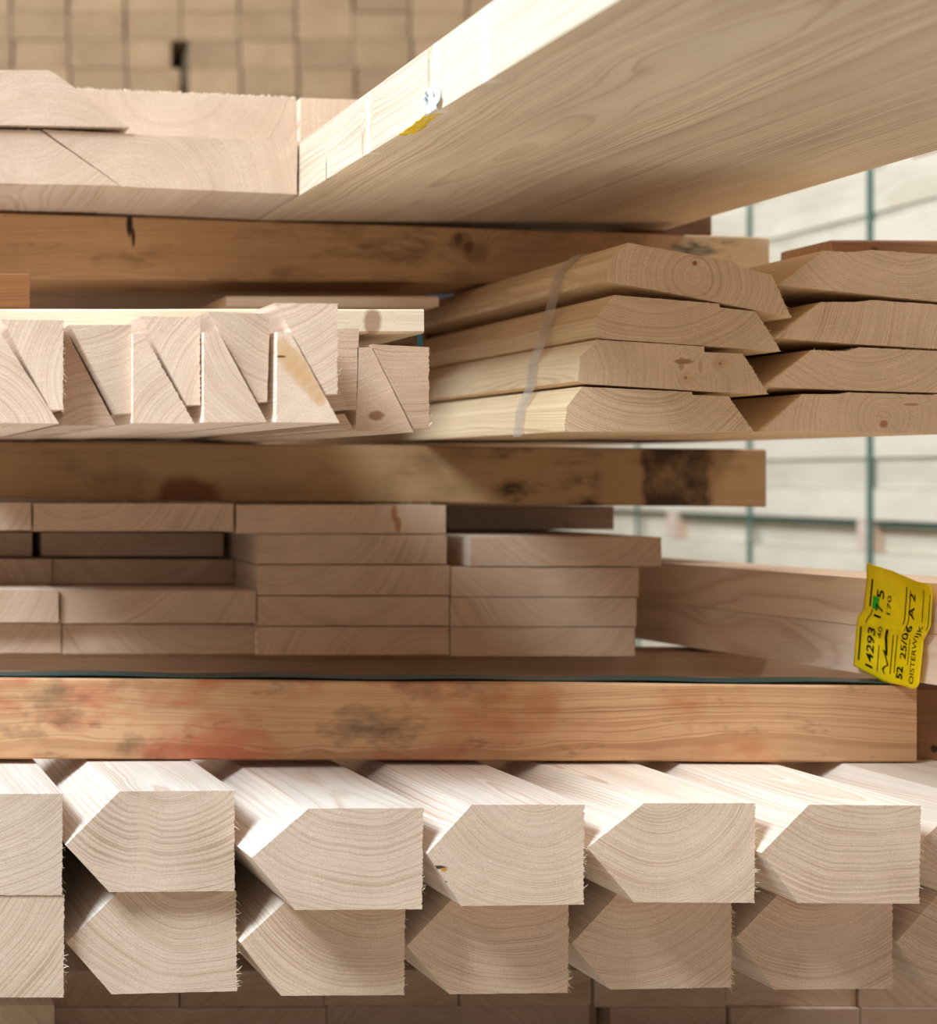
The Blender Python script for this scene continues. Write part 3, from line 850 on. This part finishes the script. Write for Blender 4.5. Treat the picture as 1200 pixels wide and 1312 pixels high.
def box(name, lo, hi, mat, parent):
    x0, y0, z0_ = lo; x1, y1, z1_ = hi
    v = [(x0, y0, z0_), (x1, y0, z0_), (x1, y1, z0_), (x0, y1, z0_), (x0, y0, z1_), (x1, y0, z1_), (x1, y1, z1_), (x0, y1, z1_)]
    f = [[0, 1, 2, 3], [4, 5, 6, 7], [0, 1, 5, 4], [1, 2, 6, 5], [2, 3, 7, 6], [3, 0, 4, 7]]
    loc = parent.location.copy() if parent else Vector(((x0 + x1) / 2, (y0 + y1) / 2, z0_))
    return link_mesh(name, v, f, [mat], None, loc, None, parent)


for yy in (YF + .06, YF + .5):
    box('rack_beam', (-.1, yy, zr - .1), (1.62, yy + .06, zr), RACK, rk)
    for xx in (0.0, 1.5):
        box('rack_upright', (xx, yy, 0), (xx + .06, yy + .06, zr - .1), RACK, rk)
for r in range(6):
    ya, yb = -57 + 36 * r, -57 + 36 * (r + 1)
    sh = [0, 0, 0, 2, 3, 0][r]
    for c in range(12):
        xa_, xb_ = -131 + 73 * c + sh + random.uniform(-2.0, 2.0), -131 + 73 * (c + 1) + sh - 2.6
        if r >= 3 and c == 4: xb_ = 231
        if r >= 3 and c == 5: xa_ = 243
        if r == 3 and c == 4: xb_ = 219
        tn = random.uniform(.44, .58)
        jy = random.uniform(-.003, .003)
        Yr = YF + jy
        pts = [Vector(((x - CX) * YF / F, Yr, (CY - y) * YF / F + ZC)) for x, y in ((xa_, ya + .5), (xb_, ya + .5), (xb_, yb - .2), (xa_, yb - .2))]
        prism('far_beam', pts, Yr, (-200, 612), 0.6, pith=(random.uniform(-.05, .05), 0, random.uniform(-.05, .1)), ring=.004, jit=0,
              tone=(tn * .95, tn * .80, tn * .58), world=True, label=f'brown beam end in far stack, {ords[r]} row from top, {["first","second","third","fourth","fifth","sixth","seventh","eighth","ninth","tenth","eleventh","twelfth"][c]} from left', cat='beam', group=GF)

# ------------------------------------------------------------------ pale bundle of long planks far right
LPB = wood('bleached_long_grain', srgb(238, 230, 214), srgb(206, 186, 160), contrast=0.35, wob=0.015)
GP = 'long pale planks of the far right bundle'
X0 = 1.6


def pale(za, zb_, lab, x=X0, t=1.0, y0=1.9, L=2.1):
    pts = [Vector((x, y0, za + ZC)), Vector((x + .22, y0, za + ZC)), Vector((x + .22, y0, zb_ + ZC)), Vector((x, y0, zb_ + ZC))]
    prism('pale_plank', pts, y0, (-200, 612), L, mats=(LPB, EG), pith=(random.uniform(-.2, -.1), 0, random.uniform(-.03, .06)), ring=.006, jit=0,
          tone=(t, t * .985, t * .95), world=True, label=lab, cat='plank', group=GP)


pale(.600, .536, 'topmost pale plank of the far right bundle at the frame edge')
pale(.534, .518, 'thin set-back pale strip near the top of the far right bundle', X0 + .03)
pale(.477, .412, 'long pale plank above the beige sticker line in the far right bundle')
pale(.411, .400, 'thin beige sticker board between pale planks', X0 + .004, .78)
pale(.399, .345, 'long pale plank below the beige sticker line')
pale(.344, .290, 'pale plank behind the topmost slant-edged board at right')
for k, (a, b) in enumerate([(.289, .235), (.234, .180), (.179, .125), (.124, .082)]):
    pale(a, b, f'pale plank standing behind the slant-edged boards, {ords[k]} from the top')
pale(.081, .031, 'brightest pale plank just under the slant-edged boards at right')
pale(.030, -.016, 'grey-white pale plank level with the mouldy spacer end', X0 + .006, .95)
pale(-.017, -.066, 'pale plank directly above the dark green strap line')
pale(-.074, -.117, 'set-back pale plank in the gap below the dark green strap line', X0 + .02, .95)
pale(-.118, -.170, 'pale plank behind the label, below the gap')
for k, (a, b) in enumerate([(-.171, -.27), (-.271, -.37), (-.371, -.4830)]):
    pale(a, b, f'pale bundle plank low behind the long planks, {ords[k]} course')
for (y, lab, za, zb_, tn) in ((2.45, 'pale sticker end in the gap beside the tall green strap', -.067, -.117, (.98, .88, .82)),
                         (3.02, 'blurred pale sticker end in the gap at its left', -.067, -.117, (.98, .88, .82)),
                         (2.24, 'pinkish sticker end at the upper right frame edge', .517, .478, (.72, .52, .46))):
    pts = [Vector((X0 + .0, y - .02, za + ZC)), Vector((X0 + .018, y - .02, za + ZC)), Vector((X0 + .018, y - .02, zb_ + .0005 + ZC)), Vector((X0, y - .02, zb_ + .0005 + ZC))]
    wdt = .036 if za < 0 else .12
    prism('sticker_end', pts, y, (-200, 612), wdt, mats=(LG, EG), pith=(-.05, 0, -.05), ring=.002, jit=0, tone=tn, world=True, label=lab, cat='spacer')
pale(.516, .479, 'set-back pale plank behind the pink sticker', X0 + .02, .97)
for k, (y, lab) in enumerate(((2.432, 'tall green strap round the far bundle, above the yellow label'), (2.755, 'green strap above the light end of the upper spacer'), (3.145, 'blurred green strap left of the mouldy spacer end, low'))):
    w = Vector((0, .0068, 0))
    ribbon('green_strap', [Vector((X0 - .003, y, .610 + ZC)), Vector((X0 - .003, y, .3 + ZC)), Vector((X0 - .003, y, 0 + ZC)), Vector((X0 - .003, y, -.25 + ZC)), Vector((X0 - .003, y, .002))], [w] * 5, STRAP, .001,
           label=lab, cat='strap', group='green straps round the far bundle')
ribbon('green_strap', [Vector((X0 + .012, 1.95, -.0695 + ZC)), Vector((X0 + .012, 2.425, -.0695 + ZC))], [Vector((.010, 0, .0026))] * 2, STRAP, .004, label='dark green strap line right of the sticker end', cat='strap')
ribbon('green_strap', [Vector((X0 + .012, 2.47, -.0695 + ZC)), Vector((X0 + .012, 2.995, -.0695 + ZC))], [Vector((.010, 0, .0026))] * 2, STRAP, .004, label='dark green strap line left of the sticker end', cat='strap')

# ------------------------------------------------------------------ light
w = bpy.data.worlds.new('hall_light')
sc.world = w
w.use_nodes = True
bg = w.node_tree.nodes['Background']
bg.inputs[0].default_value = (1.0, 0.965, 0.92, 1)
bg.inputs[1].default_value = 0.30


def area(name, loc, target, sx, sy, power, color):
    l = bpy.data.lights.new(name, 'AREA')
    l.shape = 'RECTANGLE'; l.size = sx; l.size_y = sy; l.energy = power; l.color = color
    o = bpy.data.objects.new(name, l)
    COL.objects.link(o)
    o.location = loc
    d = Vector(target) - Vector(loc)
    o.rotation_euler = d.to_track_quat('-Z', 'Y').to_euler()
    return o


area('window_daylight', (-1.75, -0.25, ZC + 2.35), (0.35, 1.1, ZC - .1), 1.1, 1.1, 215, (.72, .88, 1.0))
area('side_aisle_lamp', (2.0, 0.8, ZC + 2.2), (0.9, 1.25, ZC), 0.6, 0.6, 40, (1.0, .98, .95))
area('added_bundle_fill', (0.0, 2.3, ZC + 1.7), (1.6, 2.5, ZC + .1), 0.7, 0.7, 15, (1.0, .99, .96))  # unseen fill light added to brighten the pale far right bundle

# ------------------------------------------------------------------ camera
cd = bpy.data.cameras.new('camera')
cam = bpy.data.objects.new('camera', cd)
COL.objects.link(cam)
cam.location = (0, 0, ZC)
cam.rotation_euler = (math.pi / 2, 0, 0)
cd.sensor_fit = 'HORIZONTAL'
cd.sensor_width = 36.0
cd.lens = 36.0 * F / 1200.0
cd.shift_x = (600 - CX) / 1200.0
cd.shift_y = -(656 - CY) / 1200.0
cd.clip_start = 0.05
cd.dof.use_dof = True
cd.dof.focus_distance = 1.09
cd.dof.aperture_fstop = 6.0
sc.camera = cam

sc.view_settings.view_transform = 'Standard'
sc.view_settings.look = 'None'
sc.view_settings.gamma = 1.0
sc.view_settings.exposure = 0.0
